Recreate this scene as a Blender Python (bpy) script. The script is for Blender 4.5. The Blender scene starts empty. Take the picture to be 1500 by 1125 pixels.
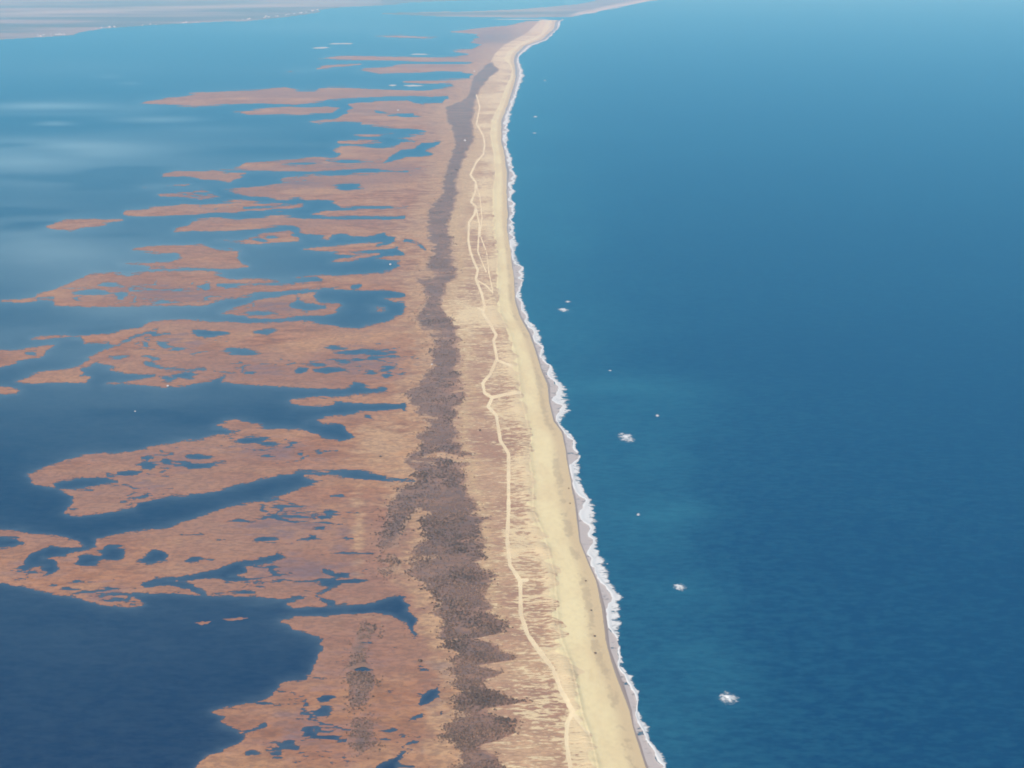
import bpy, math, random
import numpy as np

# ------------------------------------------------------------------ camera, sky, sun, exposure
scene = bpy.context.scene
CAM_H = 900.0                      # aircraft height in metres
FOC = 2060.0 / 1500.0              # focal length / picture width
TANP = 632.5 / 2060.0              # camera pitch below the horizon
PITCH = math.atan(TANP)
cam_data = bpy.data.cameras.new('camera')
cam = bpy.data.objects.new('camera', cam_data)
scene.collection.objects.link(cam)
cam.location = (0, 0, CAM_H)
cam.rotation_euler = (math.radians(90) - PITCH, 0, 0)
cam_data.sensor_width = 36.0
cam_data.lens = 36.0 * FOC
cam_data.clip_start = 1.0
cam_data.clip_end = 400000.0
scene.camera = cam

SUN_EL, SUN_AZ = math.radians(44), math.radians(212)      # azimuth clockwise from +Y (north)
world = bpy.data.worlds.new('World')
scene.world = world
world.use_nodes = True
wn = world.node_tree.nodes
bg = wn['Background']
sky = wn.new('ShaderNodeTexSky')
sky.sky_type = 'NISHITA'
sky.sun_disc = False
sky.sun_elevation = SUN_EL
sky.sun_rotation = SUN_AZ
sky.altitude = 0
sky.air_density = 1.0
sky.dust_density = 0.0
sky.ozone_density = 3.0
world.node_tree.links.new(sky.outputs[0], bg.inputs[0])
bg.inputs[1].default_value = 0.10
sun_data = bpy.data.lights.new('sun', 'SUN')
sun_data.energy = 3.4
sun_data.angle = math.radians(0.53)
sun_data.color = (1.0, 0.96, 0.90)
sun = bpy.data.objects.new('sun', sun_data)
scene.collection.objects.link(sun)
sun.rotation_euler = (math.radians(90) - SUN_EL, 0, -SUN_AZ + math.pi)
vs = scene.view_settings
vs.view_transform = 'Standard'
vs.look = 'None'
vs.exposure = 0.42
vs.gamma = 1.0
scene.render.engine = 'CYCLES'
scene.cycles.use_denoising = True
scene.cycles.volume_bounces = 1
scene.cycles.max_bounces = 6
scene.cycles.filter_width = 1.75

rng = np.random.default_rng(7)
random.seed(7)

# ------------------------------------------------------------------ survey helpers
# The coast was surveyed on a map grid of view-angle units (u, v); these two turn a survey point into metres on the ground.
CP, SP = math.cos(PITCH), math.sin(PITCH)

def gx(px, py):
    px = np.asarray(px, float); py = np.asarray(py, float)
    u = (px - 750.0) / 2060.0
    v = (562.5 - py) / 2060.0
    t = CAM_H / (SP - v * CP)
    return u * t, (CP + v * SP) * t

def mpp(py):                        # metres across for one survey unit at that row
    v = (562.5 - np.asarray(py, float)) / 2060.0
    return CAM_H / (SP - v * CP) / 2060.0

def _hash(ix, iy, seed):
    h = (ix.astype(np.int64) * 374761393 + iy.astype(np.int64) * 668265263 + seed * 974634777) & 0x7fffffff
    h = ((h ^ (h >> 13)) * 1274126177) & 0x7fffffff
    h = h ^ (h >> 16)
    return (h & 0xffff) / 32767.5 - 1.0

def vnoise(x, y, seed=0):
    x = np.asarray(x, float); y = np.asarray(y, float)
    ix = np.floor(x); iy = np.floor(y)
    fx = x - ix; fy = y - iy
    fx = fx * fx * (3 - 2 * fx); fy = fy * fy * (3 - 2 * fy)
    a = _hash(ix, iy, seed); b = _hash(ix + 1, iy, seed)
    c = _hash(ix, iy + 1, seed); d = _hash(ix + 1, iy + 1, seed)
    return (a + (b - a) * fx) * (1 - fy) + (c + (d - c) * fx) * fy

def fbm(X, Y, wl, octv, seed=0, cell=None, gain=0.5, sx=1.0):
    out = 0.0; amp = 1.0; tot = 0.0
    for o in range(octv):
        n = vnoise(X / (wl * sx), Y / wl, seed + o * 17)
        k = 1.0 if cell is None else np.clip(wl / (1.8 * cell) - 0.5, 0, 1)
        out = out + amp * n * k
        tot += amp
        amp *= gain; wl *= 0.5
    return out / tot

def sstep(a, b, x):
    t = np.clip((x - a) / (b - a), 0, 1)
    return t * t * (3 - 2 * t)

def window(P, PX, PY, margin):
    x0, y0 = P.min(0) - margin; x1, y1 = P.max(0) + margin
    c0, c1 = np.searchsorted(PX[0], [x0, x1]); r0, r1 = np.searchsorted(PY[:, 0], [y0, y1])
    return r0, r1, c0, c1

def poly_sdf(poly, PX, PY, margin=30.0, warp=None):
    """signed distance (inside > 0) of a closed outline, capped at -margin far outside; warp makes the outline wander"""
    P = np.array(poly, float)
    out = np.full(PX.shape, -margin)
    r0, r1, c0, c1 = window(P, PX, PY, margin)
    if c1 <= c0 or r1 <= r0:
        return out
    x = PX[r0:r1, c0:c1]; y = PY[r0:r1, c0:c1]
    if warp is not None:
        x = x + warp[0][r0:r1, c0:c1]; y = y + warp[1][r0:r1, c0:c1]
    d2 = np.full(x.shape, 1e12); ins = np.zeros(x.shape, bool)
    Q = np.roll(P, -1, 0)
    for (ax, ay), (bx, by) in zip(P, Q):
        ex, ey = bx - ax, by - ay
        t = np.clip(((x - ax) * ex + (y - ay) * ey) / (ex * ex + ey * ey + 1e-9), 0, 1)
        d2 = np.minimum(d2, (x - ax - t * ex) ** 2 + (y - ay - t * ey) ** 2)
        if ay != by:
            m = ((ay > y) != (by > y)) & (x < (bx - ax) * (y - ay) / (by - ay) + ax)
            ins ^= m
    d = np.sqrt(d2)
    out[r0:r1, c0:c1] = np.maximum(np.where(ins, d, -d), -margin)
    return out

def line_sdf(pts, width, PX, PY, margin=30.0, warp=None):
    """width/2 - distance to a polyline; width may be one number or one per point"""
    P = np.array(pts, float)
    W = np.full(len(P), width, float) if np.isscalar(width) else np.array(width, float)
    out = np.full(PX.shape, -margin)
    r0, r1, c0, c1 = window(P, PX, PY, margin)
    x = PX[r0:r1, c0:c1]; y = PY[r0:r1, c0:c1]
    if warp is not None:
        x = x + warp[0][r0:r1, c0:c1]; y = y + warp[1][r0:r1, c0:c1]
    best = np.full(x.shape, -margin)
    for i in range(len(P) - 1):
        (ax, ay), (bx, by) = P[i], P[i + 1]
        ex, ey = bx - ax, by - ay
        t = np.clip(((x - ax) * ex + (y - ay) * ey) / (ex * ex + ey * ey + 1e-9), 0, 1)
        d = np.hypot(x - ax - t * ex, y - ay - t * ey)
        best = np.maximum(best, (W[i] + t * (W[i + 1] - W[i])) / 2 - d)
    out[r0:r1, c0:c1] = best
    return out

def ell(PX, PY, cx, cy, rx, ry, margin=30.0):
    d = np.sqrt(((PX - cx) / rx) ** 2 + ((PY - cy) / ry) ** 2)
    return np.maximum((1 - d) * min(rx, ry), -margin)

def curve(tab, y):
    t = np.array(tab, float)
    x = np.interp(y, t[:, 1], t[:, 0])
    k = (t[-1, 0] - t[-4, 0]) / (t[-1, 1] - t[-4, 1])
    return x + k * np.clip(np.asarray(y) - t[-1, 1], 0, None)

# ------------------------------------------------------------------ materials
def mat(name):
    m = bpy.data.materials.new(name); m.use_nodes = True
    nt = m.node_tree
    return m, nt, nt.nodes['Principled BSDF']

class NB:
    """small node-building helper"""
    def __init__(s, nt):
        s.nt = nt; s.pos = None
    def n(s, t, **kw):
        nd = s.nt.nodes.new(t)
        for k, v in kw.items():
            setattr(nd, k, v)
        return nd
    def link(s, a, b):
        s.nt.links.new(a, b)
    def put(s, sock, v):
        if hasattr(v, 'links') or isinstance(v, bpy.types.NodeSocket):
            s.nt.links.new(v, sock)
        else:
            sock.default_value = v
    def position(s):
        if s.pos is None:
            s.pos = s.n('ShaderNodeNewGeometry').outputs['Position']
        return s.pos
    def noise(s, wl, detail=3, rough=0.55, stretch=(1, 1, 1), off=0.0):
        mp = s.n('ShaderNodeMapping')
        mp.inputs['Scale'].default_value = (1.0 / (wl * stretch[0]), 1.0 / (wl * stretch[1]), 1.0 / (wl * stretch[2]))
        mp.inputs['Location'].default_value = (off, off * 1.7, off * 0.3)
        s.link(s.position(), mp.inputs['Vector'])
        t = s.n('ShaderNodeTexNoise')
        t.inputs['Scale'].default_value = 1.0
        t.inputs['Detail'].default_value = detail
        t.inputs['Roughness'].default_value = rough
        s.link(mp.outputs[0], t.inputs['Vector'])
        return t.outputs['Fac']
    def attr(s, name):
        return s.n('ShaderNodeAttribute', attribute_name=name).outputs['Fac']
    def math(s, op, a, b=0.0, clamp=False):
        nd = s.n('ShaderNodeMath', operation=op, use_clamp=clamp)
        s.put(nd.inputs[0], a); s.put(nd.inputs[1], b)
        return nd.outputs[0]
    def ramp(s, v, lo, hi, a=0.0, b=1.0):
        nd = s.n('ShaderNodeMapRange', interpolation_type='SMOOTHSTEP')
        s.put(nd.inputs['Value'], v)
        nd.inputs['From Min'].default_value = lo; nd.inputs['From Max'].default_value = hi
        nd.inputs['To Min'].default_value = a; nd.inputs['To Max'].default_value = b
        return nd.outputs[0]
    def mix(s, f, a, b):
        nd = s.n('ShaderNodeMix', data_type='RGBA')
        s.put(nd.inputs[0], f)
        for i, v in ((6, a), (7, b)):
            if isinstance(v, tuple):
                nd.inputs[i].default_value = (*v, 1)
            else:
                s.link(v, nd.inputs[i])
        return nd.outputs[2]
    def bump(s, h, dist, strength=1.0):
        nd = s.n('ShaderNodeBump')
        nd.inputs['Strength'].default_value = strength
        nd.inputs['Distance'].default_value = dist
        s.link(h, nd.inputs['Height'])
        return nd.outputs[0]

C_DEEP = (0.0003, 0.036, 0.106)
C_SHOAL = (0.030, 0.165, 0.220)

def water_material(name, deep, shoal, streak, ripple, mirror):
    m, nt, p = mat(name); b = NB(nt)
    big = b.noise(900, 4, 0.55, (3.0, 1, 1), 3.1)
    mid = b.noise(120, 3, 0.6, (2.2, 1, 1), 7.7)
    fine = b.noise(9, 3, 0.65, (2.2, 1, 1), 1.3)
    t = b.attr('turb_pale')
    t = b.math('ADD', t, b.ramp(big, 0.42, 0.75, 0, streak))
    t = b.math('ADD', t, b.ramp(mid, 0.45, 0.8, 0, streak * 0.35))
    t = b.math('ADD', t, b.ramp(fine, 0.3, 0.7, -ripple, ripple), clamp=True)
    col = b.mix(t, deep, shoal)
    w1 = b.noise(11, 2, 0.6, (2.0, 1, 1), 5.0)
    w2 = b.noise(45, 2, 0.5, (1.6, 1, 1), 9.0)
    h = b.math('ADD', b.math('MULTIPLY', w1, 0.9), b.math('MULTIPLY', w2, 1.2))
    nrm = b.bump(h, 1.0, 0.55)
    dif = b.n('ShaderNodeBsdfDiffuse'); glo = b.n('ShaderNodeBsdfGlossy'); fr = b.n('ShaderNodeFresnel'); mx = b.n('ShaderNodeMixShader')
    b.link(col, dif.inputs['Color']); b.link(nrm, dif.inputs['Normal'])
    glo.inputs['Color'].default_value = (0.16, 0.80, 0.97, 1)          # blue-green water tints what it mirrors
    glo.inputs['Roughness'].default_value = 0.45
    b.link(nrm, glo.inputs['Normal'])
    fr.inputs['IOR'].default_value = 1.33
    b.link(b.math('MULTIPLY', fr.outputs[0], mirror), mx.inputs[0])
    b.link(dif.outputs[0], mx.inputs[1]); b.link(glo.outputs[0], mx.inputs[2])
    nt.nodes.remove(p)
    b.link(mx.outputs[0], nt.nodes['Material Output'].inputs['Surface'])
    return m

M_SEA = water_material('sea_water', C_DEEP, C_SHOAL, 0.08, 0.13, 0.64)
M_BAY = water_material('bay_water', (0.006, 0.019, 0.066), (0.29, 0.38, 0.38), 0.03, 0.02, 0.78)

def marsh_material():
    m, nt, p = mat('marsh_reed'); b = NB(nt)
    n1 = b.noise(160, 5, 0.62, (1.6, 1, 1), 2.0)
    n2 = b.noise(28, 4, 0.65, (2.0, 1, 1), 4.0)
    n3 = b.noise(6, 3, 0.6, (1.5, 1, 1), 8.0)
    n4 = b.noise(420, 4, 0.6, (1.8, 1, 1), 18.0)
    tan = b.attr('tan'); wet_vignette = b.attr('wet_vignette')
    red = b.mix(b.ramp(n2, 0.35, 0.68), (0.275, 0.113, 0.057), (0.51, 0.235, 0.112))
    red = b.mix(b.ramp(n1, 0.40, 0.66), red, (0.50, 0.262, 0.124))
    red = b.mix(b.ramp(n4, 0.40, 0.62, 0, 0.7), red, (0.32, 0.165, 0.112))
    t = b.math('ADD', tan, b.ramp(n2, 0.35, 0.7, -0.28, 0.28))
    t = b.math('MULTIPLY', b.ramp(t, 0.25, 0.85), 0.92)
    c = b.mix(t, red, (0.53, 0.320, 0.165))
    w = b.math('ADD', wet_vignette, b.ramp(n2, 0.35, 0.68, -0.35, 0.3))
    c = b.mix(b.math('MULTIPLY', b.ramp(w, 0.15, 0.85), 0.85), c, (0.185, 0.125, 0.135))
    c = b.mix(b.ramp(n3, 0.36, 0.62, 0.5, 0.0), c, (0.17, 0.092, 0.065))
    c = b.mix(b.math('MULTIPLY', b.attr('rim'), b.ramp(n2, 0.3, 0.7, 0.3, 0.9)), c, (0.36, 0.155, 0.085))
    b.link(c, p.inputs['Base Color'])
    p.inputs['Roughness'].default_value = 0.95
    p.inputs['Specular IOR Level'].default_value = 0.1
    fr = b.math('ADD', b.attr('rim'), b.ramp(b.noise(7, 3, 0.7, (2.2, 1, 1), 28.0), 0.3, 0.7, -0.42, 0.42))
    b.link(b.ramp(fr, 0.55, 0.95, 1.0, 0.0), p.inputs['Alpha'])
    b.link(b.bump(b.math('ADD', n3, b.math('MULTIPLY', n2, 2.0)), 1.2, 0.6), p.inputs['Normal'])
    return m

def dune_material():
    m, nt, p = mat('dune_grass'); b = NB(nt)
    n1 = b.noise(120, 4, 0.6, (1.4, 1, 1), 2.5)
    n2 = b.noise(5, 3, 0.7, (2.6, 1, 1), 4.4)
    n2b = b.noise(13, 4, 0.75, (3.2, 1, 1), 14.4)
    n3 = b.noise(4, 3, 0.6, (2.0, 1, 1), 6.2)
    fl = b.attr('fleck'); tan = b.attr('tan')
    c = b.mix(b.ramp(n1, 0.36, 0.66), (0.40, 0.218, 0.132), (0.55, 0.340, 0.190))
    t = b.math('ADD', tan, b.ramp(n2b, 0.35, 0.7, -0.3, 0.3))
    c = b.mix(b.ramp(t, 0.2, 0.9, 0, 0.85), c, (0.58, 0.39, 0.20))
    c = b.mix(b.ramp(n3, 0.38, 0.62, 0.35, 0.0), c, (0.19, 0.115, 0.08))
    s = b.math('ADD', b.math('MULTIPLY', n2, 0.55), b.math('MULTIPLY', n2b, 0.45))
    s = b.math('ADD', s, b.math('MULTIPLY', fl, 0.17))
    c = b.mix(b.ramp(s, 0.545, 0.625, 0, 0.9), c, (0.71, 0.55, 0.31))
    b.link(c, p.inputs['Base Color'])
    p.inputs['Roughness'].default_value = 0.95
    p.inputs['Specular IOR Level'].default_value = 0.1
    b.link(b.bump(b.math('ADD', n3, b.math('MULTIPLY', n2, 2.0)), 1.0, 0.6), p.inputs['Normal'])
    return m

def sand_material(name, dry, alt, wrack=False):
    m, nt, p = mat(name); b = NB(nt)
    n1 = b.noise(60, 4, 0.6, (1, 2.5, 1), 2.5)
    n2 = b.noise(7, 3, 0.6, (1, 1.6, 1), 4.4)
    c = b.mix(b.ramp(n1, 0.36, 0.7), dry, alt)
    c = b.mix(b.ramp(n2, 0.3, 0.6, 0.22, 0.0), c, tuple(v * 0.72 for v in alt))
    if wrack:
        w = b.attr('wrack')
        k = b.math('ADD', w, b.ramp(n2, 0.35, 0.7, -0.42, 0.42))
        c = b.mix(b.ramp(b.attr('damp'), 0.0, 1.0), c, (0.60, 0.45, 0.25))
        c = b.mix(b.ramp(k, 0.30, 0.95, 0, 0.5), c, (0.40, 0.30, 0.18))
    b.link(c, p.inputs['Base Color'])
    p.inputs['Roughness'].default_value = 0.9
    p.inputs['Specular IOR Level'].default_value = 0.15
    b.link(b.bump(n2, 0.5, 0.5), p.inputs['Normal'])
    return m

def wet_material():
    m, nt, p = mat('wet_sand'); b = NB(nt)
    n1 = b.noise(25, 4, 0.6, (1, 2, 1), 1.5)
    c = b.mix(b.attr('damp'), (0.44, 0.31, 0.19), (0.27, 0.205, 0.175))
    c = b.mix(b.ramp(n1, 0.35, 0.7, 0, 0.4), c, (0.27, 0.21, 0.18))
    b.link(c, p.inputs['Base Color'])
    p.inputs['Roughness'].default_value = 0.4
    return m

def thicket_ground_material():
    m, nt, p = mat('thicket_floor'); b = NB(nt)
    ed = b.attr('edge')
    n1 = b.noise(60, 5, 0.65, (1.8, 1, 1), 2.5)
    n2 = b.noise(10, 4, 0.65, (1.8, 1, 1), 4.4)
    c = b.mix(b.ramp(n1, 0.38, 0.64), (0.200, 0.112, 0.074), (0.305, 0.168, 0.104))
    c = b.mix(b.ramp(n2, 0.38, 0.62, 0.75, 0.0), c, (0.16, 0.112, 0.100))
    n5 = b.noise(230, 4, 0.65, (1.3, 1, 1), 12.4)
    c = b.mix(b.ramp(n5, 0.45, 0.65, 0.0, 0.22), c, (0.36, 0.21, 0.145))
    e2 = b.math('ADD', ed, b.ramp(n2, 0.3, 0.7, -0.45, 0.45))
    e2 = b.math('ADD', e2, b.ramp(n1, 0.3, 0.7, -0.3, 0.3))
    beside = b.mix(b.attr('tan'), (0.30, 0.155, 0.105), (0.50, 0.315, 0.17))
    c = b.mix(b.ramp(e2, 0.1, 0.6, 0.9, 0.0), c, beside)
    b.link(c, p.inputs['Base Color'])
    p.inputs['Roughness'].default_value = 0.95
    p.inputs['Specular IOR Level'].default_value = 0.1
    b.link(b.bump(n2, 2.5, 0.8), p.inputs['Normal'])
    return m

def shrub_material():
    m, nt, p = mat('shrub_leaf'); b = NB(nt)
    t = b.attr('tone')
    n2 = b.noise(3, 2, 0.6, (1, 1, 1), 4.4)
    c = b.mix(t, (0.155, 0.092, 0.062), (0.41, 0.238, 0.152))
    c = b.mix(b.ramp(n2, 0.35, 0.65, 0.35, 0), c, (0.10, 0.085, 0.065))
    b.link(c, p.inputs['Base Color'])
    p.inputs['Roughness'].default_value = 0.9
    p.inputs['Specular IOR Level'].default_value = 0.15
    return m

def foam_material(name, col, lo, hi, wl, rag=0.5):
    m, nt, p = mat(name); b = NB(nt)
    n = b.noise(wl, 4, 0.65, (1.8, 1, 1), 3.3)
    n2 = b.noise(wl * 0.35, 3, 0.6, (1.6, 1, 1), 6.3)
    k = b.math('ADD', b.attr('cover'), b.ramp(n, 0.3, 0.7, -rag, rag))
    k = b.math('ADD', k, b.ramp(n2, 0.3, 0.7, -0.2, 0.2))
    a = b.ramp(k, lo, hi)
    p.inputs['Base Color'].default_value = (*col, 1)
    p.inputs['Roughness'].default_value = 0.8
    b.link(a, p.inputs['Alpha'])
    b.link(b.bump(n, 1.0, 0.5), p.inputs['Normal'])
    return m

def plain(name, col, rough=0.8):
    m, nt, p = mat(name); b = NB(nt)
    n = b.noise(2.5, 2, 0.6)
    c = b.mix(b.ramp(n, 0.3, 0.7, 0.0, 0.25), col, tuple(v * 0.8 for v in col))
    b.link(c, p.inputs['Base Color'])
    p.inputs['Roughness'].default_value = rough
    return m

def far_material():
    m, nt, p = mat('far_country'); b = NB(nt)
    n1 = b.noise(2200, 5, 0.6, (2.6, 1, 1), 2.0)
    n2 = b.noise(500, 4, 0.6, (2.0, 1, 1), 5.0)
    c = b.mix(b.ramp(n1, 0.44, 0.56), (0.10, 0.105, 0.095), (0.30, 0.215, 0.175))
    c = b.mix(b.ramp(n2, 0.4, 0.65, 0, 0.5), c, (0.11, 0.11, 0.09))
    c = b.mix(b.attr('tan'), c, (0.52, 0.42, 0.32))
    b.link(c, p.inputs['Base Color'])
    p.inputs['Roughness'].default_value = 0.95
    return m

M_MARSH = marsh_material()
M_DUNE = dune_material()
M_BEACH = sand_material('dry_sand', (0.77, 0.635, 0.345), (0.71, 0.55, 0.295), True)
M_TRACK = sand_material('track_sand', (0.80, 0.64, 0.38), (0.70, 0.53, 0.31))
M_BAR = sand_material('sandbar_sand', (0.50, 0.48, 0.42), (0.45, 0.43, 0.38))
M_WET = wet_material()
M_FLOOR = thicket_ground_material()
M_SHRUB = shrub_material()
M_FOAM = foam_material('breaker_foam', (0.69, 0.67, 0.61), 0.15, 0.95, 12)
M_SWASH = foam_material('swash_film', (0.47, 0.40, 0.35), 0.15, 0.8, 18)
M_CAP = foam_material('whitecap_foam', (0.74, 0.74, 0.70), 0.15, 1.45, 7, 0.25)
M_FAR = far_material()
M_WALL = plain('white_wall', (0.66, 0.64, 0.60))
M_ROOF = plain('pale_roof', (0.58, 0.55, 0.52))
M_ROOF2 = plain('grey_roof', (0.35, 0.33, 0.32))

# ------------------------------------------------------------------ mesh helpers
def build(name, V, T, m, attrs=None, kind=None, label=None, cat=None, group=None, parent=None, smooth=True):
    """one mesh object from an (n,3) vertex array and an (m,3) triangle array"""
    me = bpy.data.meshes.new(name)
    V = np.ascontiguousarray(V, np.float32); T = np.ascontiguousarray(T, np.int32)
    me.vertices.add(len(V)); me.loops.add(T.size); me.polygons.add(len(T))
    me.vertices.foreach_set('co', V.ravel())
    me.loops.foreach_set('vertex_index', T.ravel())
    me.polygons.foreach_set('loop_start', np.arange(0, T.size, 3, dtype=np.int32))
    me.polygons.foreach_set('use_smooth', np.full(len(T), smooth))
    for k, a in (attrs or {}).items():
        at = me.attributes.new(k, 'FLOAT', 'POINT')
        at.data.foreach_set('value', np.ascontiguousarray(a, np.float32))
    me.materials.append(m)
    me.update(calc_edges=True); me.validate()
    o = bpy.data.objects.new(name, me)
    scene.collection.objects.link(o)
    tag(o, label, cat, group, kind)
    if parent is not None:
        o.parent = parent
    return o

def tag(o, label=None, cat=None, group=None, kind=None):
    if label: o['label'] = label
    if cat: o['category'] = cat
    if group: o['group'] = group
    if kind: o['kind'] = kind
    return o

def split(V, T, f):
    """cut a triangle mesh along f = 0; returns the vertices with the new ones, and the triangles of either side"""
    s = f > 0
    cnt = s[T].sum(1)
    pos, neg = [T[cnt == 3]], [T[cnt == 0]]
    newV = [V]; base = len(V)
    for lone_pos in (True, False):
        M = T[cnt == (1 if lone_pos else 2)]
        if not len(M):
            continue
        k = (s[M] if lone_pos else ~s[M]).argmax(1)
        r = np.arange(len(M))
        a, b, c = M[r, k], M[r, (k + 1) % 3], M[r, (k + 2) % 3]
        key = np.concatenate([np.minimum(a, b) * (1 << 32) + np.maximum(a, b), np.minimum(a, c) * (1 << 32) + np.maximum(a, c)])
        uq, inv = np.unique(key, return_inverse=True)
        i0 = uq >> 32; i1 = uq & 0xffffffff
        t = (f[i0] / (f[i0] - f[i1]))[:, None]
        newV.append(V[i0] * (1 - t) + V[i1] * t)
        ab = base + inv[:len(M)]; ac = base + inv[len(M):]
        base += len(uq)
        one = [np.stack([a, ab, ac], 1)]
        two = [np.stack([ab, b, c], 1), np.stack([ab, c, ac], 1)]
        (pos if lone_pos else neg).extend(one)
        (neg if lone_pos else pos).extend(two)
    return np.concatenate(newV), np.concatenate(pos), np.concatenate(neg)

def compact(V, T):
    u, inv = np.unique(T, return_inverse=True)
    return V[u], inv.reshape(-1, 3)

def components(n, T):
    lab = np.arange(n)
    E = np.concatenate([T[:, [0, 1]], T[:, [1, 2]]])
    while True:
        m = np.minimum(lab[E[:, 0]], lab[E[:, 1]])
        new = lab.copy()
        np.minimum.at(new, E[:, 0], m); np.minimum.at(new, E[:, 1], m)
        while True:
            nn = new[new]
            if np.array_equal(nn, new): break
            new = nn
        if np.array_equal(new, lab): return lab
        lab = new

def grid_tris(r, c):
    i = np.arange(r * c).reshape(r, c)
    a, b, d, e = i[:-1, :-1].ravel(), i[:-1, 1:].ravel(), i[1:, :-1].ravel(), i[1:, 1:].ravel()
    return np.concatenate([np.stack([a, d, b], 1), np.stack([b, d, e], 1)])

# ------------------------------------------------------------------ the surveyed coast
SHORE = [(960, -8), (1010, -8.1), (825, 29), (818, 33), (817, 42), (800, 58), (773, 67), (760, 80), (757, 90), (759, 100), (759, 113), (755, 130), (747, 153), (738, 177), (737, 203), (743, 233),
         (748, 253), (745, 273), (745, 293), (748, 313), (745, 330), (748, 360), (752, 383), (755, 407), (757, 437), (765, 463), (780, 490), (790, 520), (795, 540), (807, 563), (808, 590), (815, 617),
         (827, 633), (832, 660), (835, 683), (840, 710), (845, 730), (848, 750), (852, 793), (867, 830), (878, 853), (888, 890), (892, 923), (895, 950), (905, 977), (917, 1007), (927, 1040), (930, 1063),
         (940, 1090), (947, 1113), (957, 1140), (985, 1220), (1010, 1300), (1040, 1400)]
SHORE = SHORE[2:]
WETIN = [(812, 29), (808, 42), (790, 58), (765, 67), (752, 80), (750, 90), (754, 113), (742, 153), (733, 177), (732, 203), (738, 233), (741, 273), (741, 330), (745, 360), (751, 407), (752, 437), (759, 463),
         (773, 490), (783, 520), (789, 540), (799, 563), (802, 590), (808, 617), (820, 633), (826, 660), (830, 683), (838, 730), (842, 763), (846, 793), (862, 830), (871, 850), (878, 890), (883, 937), (893, 977), (907, 1013),
         (919, 1043), (925, 1070), (935, 1103), (948, 1140), (976, 1220), (1001, 1300), (1030, 1400)]
BEACHIN = [(803, 29), (800, 33), (793, 50), (763, 63), (743, 77), (738, 87), (750, 100), (748, 113), (740, 130), (733, 150), (720, 177), (718, 200), (723, 227), (725, 253), (722, 280), (722, 307), (723, 333), (727, 367),
           (728, 383), (728, 417), (732, 460), (747, 493), (757, 530), (760, 557), (763, 583), (770, 613), (778, 643), (775, 670), (780, 703), (780, 725), (780, 750), (793, 777), (803, 807), (812, 843), (815, 883), (817, 917),
           (823, 943), (837, 977), (845, 1013), (853, 1050), (863, 1077), (870, 1103), (875, 1125), (895, 1200), (920, 1300), (945, 1400)]
FOAMOUT = [(826, 28), (821, 40), (803, 60), (778, 70), (762, 85), (765, 95), (773, 110), (764, 130), (754, 160), (747, 187), (745, 213), (755, 247), (760, 260), (753, 287), (758, 307), (752, 323), (758, 340), (757, 370),
           (765, 383), (768, 413), (765, 433), (777, 467), (800, 497), (802, 512), (807, 530), (820, 553), (832, 570), (830, 597), (827, 623), (848, 643), (852, 670), (855, 700), (862, 720), (872, 750), (875, 770),
           (883, 813), (888, 837), (907, 873), (913, 893), (912, 923), (913, 950), (910, 977), (927, 990), (930, 1007), (940, 1027), (947, 1060), (953, 1083), (970, 1105), (981, 1130), (1010, 1220), (1035, 1300), (1065, 1400)]
SHRUB_L = [(792, 29), (772, 48), (738, 66), (724, 80), (718, 92), (710, 97), (692, 117), (690, 133), (680, 147), (654, 157), (652, 173), (663, 187), (667, 213), (663, 230), (650, 250), (650, 277), (642, 293), (627, 310), (627, 340), (637, 360), (630, 390), (608, 410), (620, 420),
           (627, 433), (617, 457), (610, 473), (630, 493), (640, 500), (632, 513), (632, 537), (627, 550), (607, 567), (597, 580), (607, 593), (613, 610), (620, 627), (610, 657), (600, 683), (604, 705), (612, 727), (626, 750), (623, 793), (604, 837),
           (617, 857), (645, 877), (640, 910), (653, 937), (667, 963), (670, 990), (667, 1023), (647, 1050), (643, 1073), (663, 1103), (667, 1125), (660, 1180), (680, 1300), (690, 1400)]
SHRUB_R = [(792, 29), (772, 48), (738, 66), (724, 80), (718, 92), (728, 103), (707, 123), (697, 140), (692, 160), (687, 180), (693, 203), (680, 230), (668, 253), (672, 283), (662, 307), (653, 327), (662, 360), (663, 383), (667, 403), (653, 423), (647, 443), (653, 463), (670, 483), (667, 497),
           (673, 523), (667, 547), (683, 580), (667, 590), (670, 617), (667, 650), (680, 683), (680, 710), (693, 740), (698, 777), (702, 810), (705, 843), (710, 877), (717, 897), (727, 917), (727, 930), (692, 938), (733, 950), (748, 970), (703, 978),
           (737, 988), (697, 1003), (723, 1017), (765, 1030), (707, 1041), (760, 1058), (750, 1083), (708, 1100), (737, 1113), (745, 1140), (740, 1200), (770, 1300), (780, 1400)]
FORK = [(612, 695), (583, 717), (570, 745), (558, 770), (548, 795), (555, 812), (585, 802), (600, 770), (612, 750), (632, 735)]
CLUMPS = [[(528, 905), (555, 910), (560, 925), (545, 940), (541, 970), (552, 1000), (548, 1035), (520, 1045), (505, 1040), (505, 1000), (508, 960), (516, 930)],
          [(512, 1045), (550, 1050), (560, 1090), (530, 1110), (500, 1090)],
          [(548, 815), (580, 812), (588, 835), (565, 850), (550, 838)]]
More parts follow.
